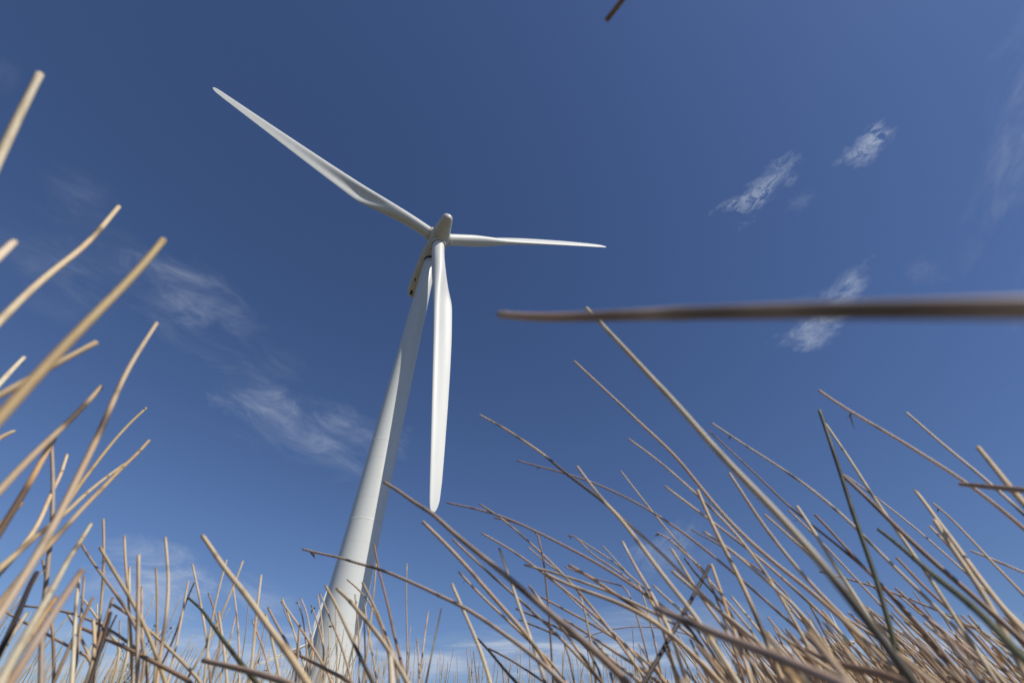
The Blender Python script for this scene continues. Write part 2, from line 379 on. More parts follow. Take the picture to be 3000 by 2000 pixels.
c0 = mixc(c0, (0.50, 0.43, 0.37, 1), nm(n, l, 'MULTIPLY', nm(n, l, 'SUBTRACT', 0.44, nb.outputs['Fac']), 2.6, True))
c1 = mixc(c0, (0.55, 0.45, 0.36, 1), nm(n, l, 'MULTIPLY', nm(n, l, 'SUBTRACT', na.outputs['Fac'], 0.52), 3.0, True), 'MULTIPLY')
c2 = mixc(c1, (0.8, 0.78, 0.74, 1), nm(n, l, 'MULTIPLY', nm(n, l, 'SUBTRACT', nc.outputs['Fac'], 0.5), 2.0, True), 'MULTIPLY')
c3 = mixc(c2, (0.035, 0.022, 0.018, 1), at.outputs['Fac'])
l.new(c3, p.inputs['Base Color'])
bp = n.new('ShaderNodeBump'); bp.inputs['Strength'].default_value = 0.35; bp.inputs['Distance'].default_value = 0.0004
n.remove(bp)
m_scrap, n, l, p = new_mat("withered_leaf")
p.inputs['Roughness'].default_value = 0.8
oi = n.new('ShaderNodeTexNoise'); oi.inputs['Scale'].default_value = 220
crs = n.new('ShaderNodeValToRGB'); crs.color_ramp.elements[0].color = (0.04, 0.025, 0.018, 1); crs.color_ramp.elements[1].color = (0.20, 0.13, 0.08, 1)
l.new(oi.outputs['Fac'], crs.inputs[0]); l.new(crs.outputs[0], p.inputs['Base Color'])

COL = {'pale': (0.66, 0.565, 0.41), 'straw': (0.62, 0.495, 0.325), 'tan': (0.52, 0.39, 0.24), 'gold': (0.53, 0.375, 0.19),
       'mauve': (0.45, 0.345, 0.265), 'brown': (0.32, 0.215, 0.135), 'dark': (0.10, 0.068, 0.05), 'green': (0.105, 0.105, 0.052), 'level': (0.70, 0.56, 0.40)}
def catmull(P, step):
    P = [Vector(q) for q in P]; Q = [P[0] * 2 - P[1]] + P + [P[-1] * 2 - P[-2]]; out_ = []
    for i in range(1, len(Q) - 2):
        a, b, c, d = Q[i - 1], Q[i], Q[i + 1], Q[i + 2]
        k = max(1, min(24, int((c - b).length / step)))
        for j in range(k):
            t = j / k
            out_.append(0.5 * ((2 * b) + (c - a) * t + (2 * a - 5 * b + 4 * c - d) * t * t + (3 * b - a - 3 * c + d) * t ** 3))
    out_.append(P[-1]); return out_
def smooth_arc(P):
    L = [0.0]
    for i in range(1, len(P)): L.append(L[-1] + (P[i] - P[i - 1]).length)
    return L
def tube(P, rad, stain, sides, V, Fc, UV, ST):
    """adds one round stem along P to the lists"""
    L = smooth_arc(P); base = len(V); m = len(P)
    T = [(P[min(i + 1, m - 1)] - P[max(i - 1, 0)]).normalized() for i in range(m)]
    x = Vector((0.3, 0.2, 1)).cross(T[0]).normalized()
    for i in range(m):
        x = (x - T[i] * x.dot(T[i])).normalized(); y = T[i].cross(x)
        for j in range(sides):
            a = 2 * math.pi * j / sides
            V.append(P[i] + (x * math.cos(a) + y * math.sin(a)) * rad[i])
            UV.append((j / sides, L[i])); ST.append(stain[i])
    for i in range(m - 1):
        for j in range(sides):
            k = (j + 1) % sides
            Fc.append((base + i * sides + j, base + i * sides + k, base + (i + 1) * sides + k, base + (i + 1) * sides + j))
    V.append(P[0] - T[0] * rad[0] * 0.15); UV.append((0.5, 0)); ST.append(min(1, stain[0] + .25))
    for j in range(sides): Fc.append((base + (j + 1) % sides, base + j, len(V) - 1))
def mesh_stem(name, V, Fc, UV, ST, color):
    o = link_mesh(name, V, Fc, m_stem)
    me = o.data; ul = me.uv_layers.new(name='UVMap')
    li = np.zeros(len(me.loops), dtype=np.int32); me.loops.foreach_get('vertex_index', li)
    ul.data.foreach_set('uv', np.array(UV, dtype=np.float32)[li].ravel())
    a = me.attributes.new('stain', 'FLOAT', 'POINT'); a.data.foreach_set('value', np.array(ST, dtype=np.float32))
    o.color = (*color, 1)
    for h in (o, getattr(o, 'cycles', None)):
        if h is not None and hasattr(h, 'shadow_terminator_geometry_offset'): h.shadow_terminator_geometry_offset = 0.25
        if h is not None and hasattr(h, 'shadow_terminator_shading_offset'): h.shadow_terminator_shading_offset = 0.15
    return o
def visible(P, mx=25):
    q = proj(P); return q is not None and -mx < q[0] < 3000 + mx and -mx < q[1] < 2000 + mx
def root_down(P, T):
    """continue a stem from its last seen point to the ground, never back into view"""
    for spread in (0.45, 0.3, 0.15, 0.05, 0.0, -0.2):
        T2 = Vector((T.x, T.y, min(T.z, -0.25))).normalized()
        c = P + T2 * min(0.12, P.z * 0.35)
        h = Vector((T.x, T.y, 0)); h = h.normalized() if h.length > 1e-3 else Vector((0, 1, 0))
        G = Vector((c.x, c.y, -0.02)) + h * spread * c.z
        if spread < 0:      # lean away from the camera
            hh = Vector((P.x, P.y, 0)).normalized(); G = Vector((c.x, c.y, -0.02)) + hh * 0.25
        pts = []; ok = True
        for k in range(1, 9):
            t = k / 8; q = P * (1 - t) ** 2 + c * (2 * t * (1 - t)) + G * t * t; pts.append(q)
            if visible(q, -4) and k > 1: ok = False
            if (q - CAM).length < 0.10: ok = False
        if ok: return pts
    return pts
def node_profile(P, r0, r1, ranges, rs, seen):
    """radius and stain along the stem: swollen dark joints, stained runs"""
    L = smooth_arc(P); tot = L[-1]; nodes = []; s_ = rs.uniform(0.05, 0.2)
    while s_ < tot: nodes.append((s_, rs.uniform(0.15, 0.75))); s_ += rs.uniform(0.10, 0.26)
    blot = [(rs.uniform(0.08, tot), rs.uniform(0.006, 0.045), rs.uniform(0.25, 0.95)) for _ in range(int(rs.uniform(0, 1.0) + tot * rs.uniform(0, 3.4)))]
    rad = []; st = []
    for i, s_ in enumerate(L):
        r = r0 + (r1 - r0) * min(1, s_ / max(seen, 1e-3)); v = 0.0
        for q, w in nodes:
            d = abs(s_ - q)
            if d < 0.007: r *= 1 + 0.13 * (1 - d / 0.007); v = max(v, w * (1 - d / 0.009))
        for q, h, w in blot:
            d = abs(s_ - q)
            if d < h: v = max(v, w * (1 - (d / h) ** 2))
        if ranges:
            a, b = ranges[0] / 100 * seen, ranges[1] / 100 * seen; e = 0.02
            if ranges[1] >= 100: b = 99
            k = min(1, max(0, (s_ - a) / e + .5)) * min(1, max(0, (b - s_) / e + .5))
            v = max(v, 0.82 * k)
        if s_ < 0.004: v = max(v, 0.25)
        rad.append(r); st.append(min(1, v))
    return rad, st
def scrap(parent, P, T, size, rs):
    """a curled remnant of the sheath at a joint"""
    V = []; Fc = []
    for b in range(rs.integers(1, 3)):
        a = Vector(rs.normal(size=3)); a = (a - T * a.dot(T) * 0.6).normalized(); w = T.cross(a).normalized()
        ln = size * rs.uniform(0.7, 1.3); m = 7; base = len(V)
        for i in range(m):
            t = i / (m - 1); q = P + a * (ln * t) + T * (ln * 0.5 * t * t * (1 if b else -1)) + Vector((0, 0, -1)) * ln * 0.45 * t * t
            hw = size * 0.16 * math.sin(math.pi * min(1, t * 0.86 + 0.14)) + 0.0002
            up_ = a.cross(w)
            for dz in (0.0002, -0.0002):
                V.append(q + w * hw + up_ * dz); V.append(q - w * hw + up_ * (dz + hw * .5))
        for i in range(m - 1):
            k = base + i * 4
            Fc += [(k, k + 1, k + 5, k + 4), (k + 2, k + 6, k + 7, k + 3), (k, k + 4, k + 6, k + 2), (k + 1, k + 3, k + 7, k + 5)]
        Fc += [(base, base + 2, base + 3, base + 1)]
    o = link_mesh("leaf_scrap", V, Fc, m_scrap, parent); return o

TRACES = [
 (19.0, 22.0, 'pale', None, None, '117,218 77,293 38,376 -10,475', 'thick pale blurred stem, highest at the left edge of the photo'),
 (12.0, 19.0, 'straw', (30.0, 34.0), None, '348,606 300,663 274,695 236,733 191,765 96,842 -6,945', 'long straw stem with a cut tip crossing to the left edge above the golden one'),
 (19.0, 21.0, 'pale', None, None, '40,710 19,728 -10,756', 'short pale blurred stem tip poking in at the left edge under the first cirrus'),
 (18.0, 30.0, 'gold', None, None, '478,703 383,820 306,893 217,982 153,1053 96,1109 38,1179 -4,1225', 'thick golden brown out of focus stem, broadest of the left bunch'),
 (15.0, 18.0, 'tan', None, None, '282,1003 214,1038 153,1072 96,1103 -4,1159', 'tan stem crossing behind the thick golden stem at the left'),
 (11.0, 13.0, 'pale', None, 18.0, '70,1047 38,1080 -4,1126', 'pale stem at the left edge with a dark leaf scrap near its tip'),
 (12.0, 19.0, 'tan', (22.0, 50.0), None, '295,1133 237,1199 191,1244 161,1273 77,1352 -4,1440', 'straight tan stem with a mauve middle section slanting to the left edge'),
 (9.0, 11.0, 'tan', None, None, '41,1263 23,1270 -5,1285', ''),
 (11.0, 22.0, 'straw', (37.0, 39.0), None, '459,947 417,1011 383,1065 356,1114 325,1191 291,1271 253,1348 214,1428 188,1486 165,1520 116,1618 63,1710 -4,1804', 'tall bowed straw stem with a dark joint, tallest of the thin left stems'),
 (6.0, 14.0, 'gold', None, 3.0, '428,1195 383,1237 344,1279 306,1325 268,1375 230,1424 199,1474 154,1531 123,1601 70,1692 7,1776', 'slim golden stem whose tip is bent over into a small hook'),
 (8.0, 17.0, 'gold', None, None, '437,1290 398,1332 356,1371 306,1424 260,1470 230,1500 196,1541 158,1580 116,1625 70,1674 35,1720 -4,1773', ''),
 (7.0, 16.0, 'tan', (78.0, 84.0), None, '367,1357 333,1382 283,1420 237,1459 199,1497 147,1538 105,1569 70,1601 53,1620 21,1646 -4,1666', 'slim tan stem joining the side of the golden one, dark band low down'),
 (9.0, 12.0, 'mauve', None, None, '151,1309 154,1378 155,1443 154,1520 144,1625 133,1731 123,1836 119,2002', ''),
 (8.0, 14.0, 'straw', None, None, '196,1332 176,1394 149,1447 119,1520 88,1573 60,1611 25,1650 -4,1681', ''),
 (13.0, 17.0, 'gold', (55.0, 100.0), None, '159,1284 126,1340 100,1394 73,1436 50,1474 39,1499 21,1531 -4,1562', 'golden stem turning almost black towards its foot at the left edge'),
 (11.0, 14.0, 'tan', None, None, '62,1475 42,1493 21,1517 -4,1542', ''),
 (10.0, 24.0, 'pale', None, None, '266,1535 228,1597 196,1646 158,1717 133,1759 105,1811 70,1871 21,1959 0,2002', 'broad pale stem leaning right with a blunt tip, low in the left bunch'),
 (17.0, 22.0, 'brown', None, None, '239,1673 207,1717 182,1755 154,1797 119,1853 84,1913', 'blurred greyish brown stem stub in the lower left bunch'),
 (12.0, 16.0, 'dark', (0.0, 100.0), None, '107,1677 84,1717 67,1766 49,1804 21,1871 -4,1917', ''),
 (6.0, 7.0, 'tan', None, None, '125,1641 135,1689 144,1752 154,1818 160,1871 158,1941', ''),
 (6.0, 7.0, 'straw', (28.0, 33.0), None, '303,1519 305,1590 306,1674 305,1703 298,1766 288,1843 281,1906 274,2002', 'tallest of the upright thin stems at the lower left, dark joint halfway'),
 (6.0, 8.0, 'straw', (40.0, 46.0), None, '365,1570 365,1625 374,1713 381,1801 384,1888 389,2002', 'upright straw stem, second tallest of the lower left row'),
 (9.0, 10.0, 'pale', (50.0, 58.0), None, '406,1625 405,1696 404,1783 403,1871 403,2002', 'upright stem with a broad pale top in front of the low cloud at left'),
 (7.0, 9.0, 'straw', None, None, '484,1574 491,1646 495,1713 490,1787 481,1853 470,1906 459,2002', 'gently bowed upright stem right of the low left cloud'),
 (6.0, 7.0, 'mauve', None, None, '457,1662 463,1731 463,1801 458,1871 456,1941', ''),
 (6.0, 8.0, 'mauve', (70.0, 74.0), None, '238,1593 270,1646 309,1696 340,1741 372,1783 396,1822 417,1878', ''),
 (8.0, 10.0, 'tan', (43.0, 44.0), 12.0, '293,1603 326,1660 351,1703 379,1745 403,1787 424,1832 449,1888 470,1948 486,2002', 'tan stem leaning left over the low cloud with a small side scrap'),
 (6.0, 7.0, 'pale', None, None, '379,1660 379,1731 377,1801 379,1871', ''),
 (5.0, 6.0, 'straw', None, None, '416,1718 415,1783 417,1853 421,1924', ''),
 (8.0, 10.0, 'pale', (34.0, 42.0), None, '234,1679 224,1748 221,1818 217,1888 210,2002', ''),
 (6.0, 7.0, 'mauve', (40.0, 50.0), None, '247,1690 241,1766 239,1818 230,1895', ''),
 (8.0, 9.0, 'brown', None, None, '273,1749 253,1794 224,1846 196,1906 158,1997', ''),
 (5.0, 6.0, 'straw', None, None, '238,1746 260,1776 288,1815 316,1853 344,1881', ''),
 (6.0, 7.0, 'mauve', None, None, '70,1774 126,1776 189,1788 246,1804 291,1825 333,1846 372,1871 407,1906', 'thin mauve stem lying almost level across the lower left stems'),
 (6.0, 7.0, 'mauve', None, None, '15,1790 56,1815 105,1839 154,1864 203,1895 253,1920', ''),
 (8.0, 11.0, 'brown', None, None, '231,1835 281,1857 326,1878 368,1895 421,1924 484,1955 551,1992', 'brown stem sloping down to the right across the lower left corner'),
 (7.0, 8.0, 'tan', None, None, '323,1766 365,1790 400,1815 428,1839 470,1871 505,1909 540,1941 579,1987', ''),
 (6.0, 7.0, 'straw', None, None, '196,1790 217,1832 246,1881 263,1927', ''),
 (7.0, 9.0, 'brown', None, None, '330,1751 316,1794 302,1836 281,1906 263,1969', ''),
 (10.0, 11.0, 'dark', (0.0, 100.0), None, '323,1793 312,1843 295,1906 270,1976', 'nearly black short stem among the straw ones at the lower left'),
 (5.0, 6.0, 'dark', None, None, '341,1802 328,1827 316,1853 302,1892', ''),
 (8.0, 9.0, 'straw', None, None, '273,1814 278,1871 274,1924', ''),
 (3.0, 3.5, 'pale', None, None, '284,1766 285,1801 283,1853', ''),
 (4.0, 5.0, 'tan', None, None, '351,1818 351,1871 347,1924', ''),
 (9.0, 12.0, 'pale', None, None, '78,1795 46,1843 21,1881 -4,1927', ''),
 (12.0, 18.0, 'gold', None, None, '164,1750 133,1794 105,1839 63,1899 21,1955 0,1987', ''),
 (5.0, 6.0, 'straw', None, None, '552,1701 540,1766 526,1846 512,1917 491,2002', ''),
 (4.0, 6.0, 'dark', (0.0, 30.0), None, '569,1707 547,1755 526,1822 502,1888 474,1945', 'thin stem with a needle sharp dark tip at the lower left'),
 (5.0, 6.0, 'straw', None, None, '564,1652 575,1703 593,1783 603,1853 612,1906 618,2002', ''),
 (5.0, 6.0, 'pale', None, None, '664,1639 649,1689 628,1766 616,1829 607,1878 598,2002', ''),
 (4.0, 5.0, 'brown', None, None, '611,1738 628,1787 638,1832 645,1871', ''),
 (5.0, 6.0, 'straw', None, None, '712,1642 691,1703 667,1766 639,1832 614,1885 561,1973 540,2002', 'thin pale stem crossed by the thick slanting one left of the tower'),
 (6.0, 7.0, 'straw', None, None, '640,1791 647,1836 656,1888 663,1941 666,2002', ''),
 (4.0, 5.0, 'tan', None, None, '690,1804 677,1864 659,1931 642,2002', ''),
 (6.0, 13.0, 'green', None, None, '553,1751 589,1783 617,1822 649,1867 684,1913 719,1959 754,2002', 'dull green living stem sloping down to the right at the lower left'),
 (11.0, 18.0, 'straw', None, None, '593,1569 617,1601 652,1657 687,1699 733,1759 775,1818 817,1878 860,1934 904,2004', 'thick straw stem leaning left of the tower, cut tip above the others'),
 (6.0, 7.0, 'pale', None, None, '765,1684 754,1748 749,1801 744,1871 737,1962', 'tapering pale upright stem standing alone just left of the tower foot'),
 (4.0, 5.0, 'straw', None, None, '682,1709 689,1766 696,1801 700,1871 702,1955', ''),
 (6.0, 8.0, 'mauve', (60.0, 64.0), None, '786,1779 807,1822 831,1864 851,1902 870,1941', ''),
 (6.0, 7.0, 'straw', None, None, '779,1797 791,1843 800,1888 815,1962', ''),
 (4.0, 5.0, 'tan', None, None, '739,1815 754,1853 772,1899 786,1948 796,2002', ''),
 (5.0, 6.0, 'straw', None, None, '824,1761 843,1782 863,1811 878,1831 894,1860 916,1892 935,1921 955,1960', ''),
 (3.5, 4.5, 'straw', None, None, '826,1750 841,1788 855,1831 869,1876 878,1911 892,1951', ''),
 (3.0, 3.5, 'tan', None, None, '831,1782 843,1811 857,1841 869,1868', ''),
 (3.5, 4.5, 'tan', None, 2.0, '871,1759 884,1794 893,1827 893,1853 896,1884 901,1925', 'thin stem with a tiny frayed dark tip just left of the tower'),
 (3.5, 4.5, 'straw', None, None, '881,1751 896,1782 904,1823 910,1860 917,1896', ''),
 (3.5, 4.5, 'tan', None, 14.0, '912,1771 924,1807 935,1835 943,1864 948,1900', ''),
 (3.5, 4.5, 'straw', None, None, '931,1741 939,1786 945,1823 948,1864 948,1925 949,1998', ''),
 (4.0, 6.0, 'tan', None, None, '937,1738 962,1797 982,1846 1002,1896 1022,1962 1031,1998', ''),
 (7.0, 11.0, 'straw', (70.0, 100.0), None, '954,1715 975,1753 995,1793 1017,1844 1040,1891 1058,1929 1082,1974 1094,2002', 'stem crossing the tower foot, darkening towards its base'),
 (9.0, 13.0, 'straw', None, None, '987,1723 1020,1753 1051,1791 1082,1829 1107,1855 1129,1887 1168,1948 1196,2002', 'thick straw stem slanting across the foot of the big tower'),
 (6.0, 12.0, 'mauve', (38.0, 47.0), 5.0, '887,1608 944,1622 996,1632 1042,1648 1098,1662 1147,1680 1196,1701 1249,1724 1300,1750 1353,1773 1407,1806 1469,1851 1523,1889 1556,1912 1590,1938 1639,1984 1656,2005', 'long mauve stem crossing in front of the tower, withered leaf scrap hanging at its tip'),
 (5.0, 9.0, 'brown', None, None, '1096,1593 1105,1646 1119,1703 1137,1773 1151,1843 1165,1902 1179,1952 1193,2004', 'brown stem rising over the right edge of the tower foot'),
 (4.0, 5.0, 'tan', None, None, '1103,1638 1097,1724 1088,1794 1081,1871', ''),
 (3.5, 4.0, 'straw', None, None, '1192,1651 1188,1713 1189,1783 1193,1846 1195,1906 1193,1959', 'slender upright stem standing clear to the right of the tower foot'),
 (4.0, 5.0, 'straw', None, None, '1255,1791 1245,1853 1237,1924 1227,2002', ''),
 (4.5, 5.0, 'straw', None, None, '1293,1781 1277,1853 1263,1917 1247,2002', ''),
 (5.0, 6.0, 'mauve', None, None, '1221,1870 1228,1924 1228,1976', ''),
 (4.0, 5.0, 'tan', None, None, '1017,1697 1045,1717 1070,1745 1091,1773 1109,1804 1123,1846 1133,1892', ''),
 (6.0, 8.0, 'tan', None, None, '1062,1706 1082,1744 1102,1784 1118,1829 1131,1862 1148,1902', ''),
 (3.5, 4.0, 'straw', None, None, '984,1761 985,1806 984,1851 985,1896 988,1967', ''),
 (4.0, 5.0, 'tan', None, 8.0, '1040,1741 1044,1775 1049,1811 1052,1851 1053,1907 1053,1998', ''),
 (4.5, 5.0, 'straw', None, None, '1065,1783 1067,1829 1071,1873 1071,1940', ''),
 (4.0, 5.0, 'tan', None, None, '1068,1766 1073,1806 1078,1851 1087,1896 1098,1949', ''),
 (3.0, 3.5, 'straw', None, 1.0, '962,1825 964,1873 965,1954', ''),
 (6.0, 7.0, 'straw', None, None, '878,1830 874,1874 872,1915 867,1982', ''),
 (13.0, 17.0, 'mauve', None, None, '596,1933 649,1945 705,1959 758,1973 817,1990 853,2004', 'thick pale mauve stem lying nearly level at the bottom left of centre'),
 (7.0, 10.0, 'brown', None, None, '849,1904 873,1918 904,1931 955,1960 1000,1982 1027,1998', 'brown stem sloping right across the very foot of the tower'),
 (14.0, 16.0, 'pale', None, None, '1143,1919 1147,1962 1148,2004', 'short thick blurred upright stub at the bottom beside the tower'),
 (9.0, 21.0, 'mauve', None, None, '1126,1412 1173,1441 1224,1480 1262,1499 1324,1557 1386,1607 1449,1657 1503,1702 1556,1748 1614,1802 1668,1843 1730,1889 1780,1938 1842,2003', 'long thick mauve stem whose tip overlaps the tower, passing the lowest blade tip'),
 (9.0, 11.0, 'straw', None, None, '1238,1527 1304,1590 1374,1665 1432,1735 1490,1802 1540,1847 1573,1893 1606,1947 1639,2003', 'straight straw stem just below the long mauve one, cut tip under the blade'),
 (6.0, 8.0, 'tan', (52.0, 60.0), None, '1326,1579 1343,1591 1386,1636 1449,1694 1498,1735 1544,1769 1594,1822 1643,1864 1685,1909 1739,1967 1768,2005', ''),
 (6.0, 7.0, 'straw', None, 9.0, '1344,1674 1378,1719 1432,1769 1490,1818 1548,1868 1598,1922', 'straw stem with two small leaf scraps near its tip, low in the centre'),
 (8.0, 10.0, 'straw', None, None, '1324,1710 1345,1760 1370,1814 1391,1864 1415,1918 1438,2005', 'leaning stem crossing the long mauve one low in the centre'),
 (6.0, 8.0, 'dark', (30.0, 100.0), None, '1397,1868 1432,1901 1465,1947 1519,2005', ''),
 (5.0, 6.0, 'brown', None, None, '1432,1899 1490,1926 1552,1967 1606,2005', ''),
 (7.0, 10.0, 'pale', None, None, '1463,1606 1482,1661 1503,1719 1523,1785 1552,1860 1577,1930 1600,2005', 'steep pale stem standing out against the leaning ones in the lower centre'),
 (5.0, 8.0, 'mauve', None, None, '1309,1472 1366,1483 1407,1491 1457,1507 1515,1528 1573,1557 1623,1582 1677,1611 1739,1636 1780,1665 1846,1702 1900,1735 1933,1765 1978,1802', 'arching mauve stem, its thin tip reaching leftmost beside the blade tip'),
 (4.5, 8.0, 'straw', (33.0, 38.0), 6.0, '1405,1475 1445,1499 1482,1528 1523,1561 1573,1607 1598,1628 1635,1665 1664,1694 1710,1744 1743,1781 1780,1835 1813,1872 1846,1926 1880,1972', ''),
 (3.5, 4.5, 'brown', None, None, '1449,1517 1490,1524 1523,1534 1565,1553', ''),
 (5.0, 7.0, 'straw', None, None, '1411,1561 1465,1590 1515,1619 1556,1648 1598,1682 1639,1719 1697,1756 1751,1798 1788,1843 1834,1889', ''),
 (6.0, 8.0, 'pale', (22.0, 26.0), None, '1537,1654 1573,1663 1614,1673 1648,1682 1697,1698 1759,1723 1822,1744 1900,1777 1945,1802 1991,1835', ''),
 (9.0, 13.0, 'pale', (30.0, 32.0), None, '1598,1679 1639,1702 1689,1723 1730,1735 1793,1756 1859,1785 1900,1806 1953,1843 2016,1901 2074,1960', ''),
 (3.5, 5.0, 'straw', None, None, '1548,1602 1585,1636 1627,1665 1656,1690 1689,1723', ''),
 (3.5, 6.0, 'tan', None, 2.0, '1664,1568 1682,1565 1718,1607 1759,1640 1809,1669 1851,1706 1900,1752', ''),
 (3.5, 5.0, 'straw', None, None, '1695,1578 1739,1607 1793,1640 1846,1686 1888,1723', ''),
 (3.0, 4.0, 'straw', None, None, '1766,1598 1801,1636 1838,1677 1867,1706', ''),
 (7.0, 10.0, 'pale', None, None, '1824,1587 1851,1640 1880,1690 1908,1736 1933,1785 1958,1839', ''),
 (7.0, 9.0, 'straw', (0.0, 12.0), None, '1551,1716 1581,1756 1614,1802 1648,1839 1685,1893 1722,1943 1768,2005', 'stem with a blackened tip below the arching ones, lower centre'),
 (5.5, 7.0, 'tan', None, None, '1586,1748 1635,1777 1697,1806 1759,1839 1822,1876 1871,1918', ''),
 (3.5, 5.0, 'straw', (50.0, 54.0), None, '1641,1716 1677,1756 1714,1789 1755,1831 1797,1864 1834,1901', ''),
 (8.0, 11.0, 'tan', None, None, '1668,1655 1718,1682 1768,1715 1813,1748 1863,1777 1900,1802 1949,1843 1999,1889', ''),
 (6.0, 8.0, 'tan', None, None, '1652,1813 1718,1851 1780,1897 1846,1938 1900,1972', ''),
 (8.0, 10.0, 'straw', (0.0, 15.0), None, '1739,1877 1772,1914 1801,1943 1846,1972 1880,2001', ''),
 (3.0, 4.0, 'tan', None, None, '1654,1659 1697,1677 1747,1694 1822,1715', ''),
 (5.0, 6.0, 'brown', None, None, '1512,1782 1552,1798 1594,1814 1643,1843 1697,1876', ''),
 (4.0, 5.0, 'brown', None, None, '1522,1814 1552,1827 1594,1843 1639,1864', ''),
 (5.0, 14.0, 'straw', (44.0, 68.0), None, '1406,1215 1475,1253 1546,1299 1602,1338 1637,1369 1672,1397 1697,1416 1743,1449 1784,1478 1813,1516 1846,1553 1880,1599 1924,1663 1987,1742 2024,1779 2057,1831 2099,1897 2140,1964', 'long stem whose middle turns black, tip alone in the sky right of the blade'),
 (4.0, 8.0, 'mauve', (84.0, 88.0), 11.0, '1515,1348 1560,1362 1609,1373 1661,1387 1714,1404 1759,1420 1822,1449 1854,1466 1912,1495 1966,1528 2024,1574 2090,1628 2157,1682 2215,1731 2277,1790 2351,1848 2397,1897', 'thin mauve stem with a frayed tip and a tiny hanging scrap, sweeping far right'),
 (7.0, 10.0, 'pale', None, None, '1691,1366 1718,1400 1747,1445 1780,1483 1813,1516 1841,1532 1924,1605 1966,1646 2028,1711 2082,1765 2132,1814 2194,1872', ''),
 (4.0, 6.0, 'straw', None, None, '1819,1379 1850,1420 1904,1491 1937,1528 1982,1586 2032,1640 2082,1702 2115,1744 2152,1794 2194,1839', ''),
 (11.0, 27.0, 'pale', (86.0, 100.0), None, '1718,903 1759,946 1826,1017 1896,1094 1966,1167 2037,1245 2085,1309 2170,1394 2255,1479 2298,1516 2351,1582 2400,1636 2441,1690 2483,1744 2533,1798 2578,1860 2624,1922 2682,2007', 'thickest and longest straw stem of the right bunch, tip just above the blurred level stem'),
 (6.0, 11.0, 'straw', None, None, '1682,1058 1738,1110 1809,1176 1879,1243 1949,1306 2002,1359 2032,1404 2082,1462 2123,1516 2165,1557 2215,1603 2264,1649 2318,1686 2368,1719 2412,1760 2462,1806 2516,1860', 'long slim straw stem with its tip alone in the sky left of the thickest one'),
 (5.0, 9.0, 'straw', (44.0, 52.0), None, '1843,1286 1896,1324 1949,1362 1966,1383 2007,1416 2045,1450 2082,1483 2115,1512 2157,1557 2194,1599 2240,1665 2281,1723 2318,1794 2356,1868 2389,1931', ''),
 (6.0, 8.0, 'straw', (42.0, 50.0), None, '1948,1424 1999,1462 2040,1495 2082,1528 2132,1561 2169,1586 2215,1620 2269,1657 2310,1702 2351,1744 2404,1798 2450,1839', ''),
 (9.0, 14.0, 'tan', None, None, '2044,1436 2065,1487 2090,1541 2115,1595 2140,1640 2173,1707 2198,1760 2223,1819 2244,1872 2269,1931 2289,1984', 'steep tan stem cutting down across the slanting stems of the right bunch'),
 (8.0, 11.0, 'pale', None, None, '2137,1386 2173,1441 2215,1508 2256,1566 2298,1620 2347,1678 2408,1748 2462,1798 2516,1852', ''),
 (6.0, 8.0, 'straw', None, None, '2240,1507 2289,1545 2331,1586 2372,1628 2425,1673 2475,1723 2524,1769', ''),
 (5.0, 11.0, 'pale', None, 12.0, '2087,1240 2179,1301 2272,1360 2366,1424 2459,1500 2512,1549 2566,1607 2624,1665 2674,1711 2723,1760 2773,1806 2827,1864 2877,1922 2922,1976', 'long pale stem with a small bud scrap near the tip, right of the thickest one'),
 (3.5, 10.0, 'brown', (3.0, 6.0), None, '2078,1262 2111,1292 2170,1347 2238,1411 2298,1471 2314,1487 2368,1528 2400,1557 2441,1586 2491,1624 2537,1665 2587,1711 2649,1777 2703,1839 2757,1901 2810,1968', ''),
 (6.0, 11.0, 'straw', None, None, '2419,1242 2468,1313 2510,1377 2553,1445 2566,1466 2599,1512 2632,1561 2670,1615 2707,1665 2744,1723 2773,1773 2815,1831 2848,1885', 'straw stem whose tip touches the blurred green one'),
 (7.0, 10.0, 'pale', None, 19.0, '2399,1143 2412,1154 2425,1164 2438,1171 2489,1203 2536,1233 2595,1262 2659,1305 2744,1356 2829,1411 2935,1488 2951,1508 3005,1553', 'whitish stem with a half split tip and a brown scrap on top, right side'),
 (6.0, 9.0, 'pale', None, 1.0, '2657,1209 2723,1267 2787,1322 2850,1373 2914,1428 2972,1479 3005,1510', 'pale stem ending in a tiny brown tuft, upper right of the bunch'),
 (12.0, 16.0, 'tan', None, None, '2866,1311 2914,1369 2957,1424 3005,1479', 'blurred tan stem at the right edge below the tufted one'),
 (12.0, 17.0, 'brown', None, None, '2815,1418 2877,1423 2939,1429 3007,1436', 'blurred brown stem lying level, cut off by the right edge'),
 (22.0, 66.0, 'level', None, None, '1463,921 1490,929 1531,932 1658,931 1849,923 2041,917 2232,912 2423,908 2679,904 3013,902', 'very thick out of focus stem lying level across the right half of the sky'),
 (9.0, 14.0, 'green', (22.0, 38.0), None, '2401,1202 2415,1245 2434,1301 2468,1403 2489,1475 2520,1557 2545,1636 2574,1707 2595,1790 2609,1852 2624,1901', 'blurred stem part green part straw hanging steeply at the right'),
 (10.0, 14.0, 'brown', None, None, '2468,1391 2520,1437 2578,1495 2632,1549 2690,1607 2744,1653 2794,1698 2840,1736', ''),
 (4.0, 6.0, 'pale', None, 12.0, '2480,1393 2545,1439 2607,1487 2665,1532 2715,1574 2765,1620 2827,1669 2864,1715 2918,1756', ''),
 (9.0, 15.0, 'straw', None, None, '2681,1436 2711,1474 2740,1516 2773,1557 2806,1603 2840,1649 2877,1702 2914,1752 2951,1798 3005,1852', 'straw stem rooted beyond the right edge, blunt tip below the pale tufted one'),
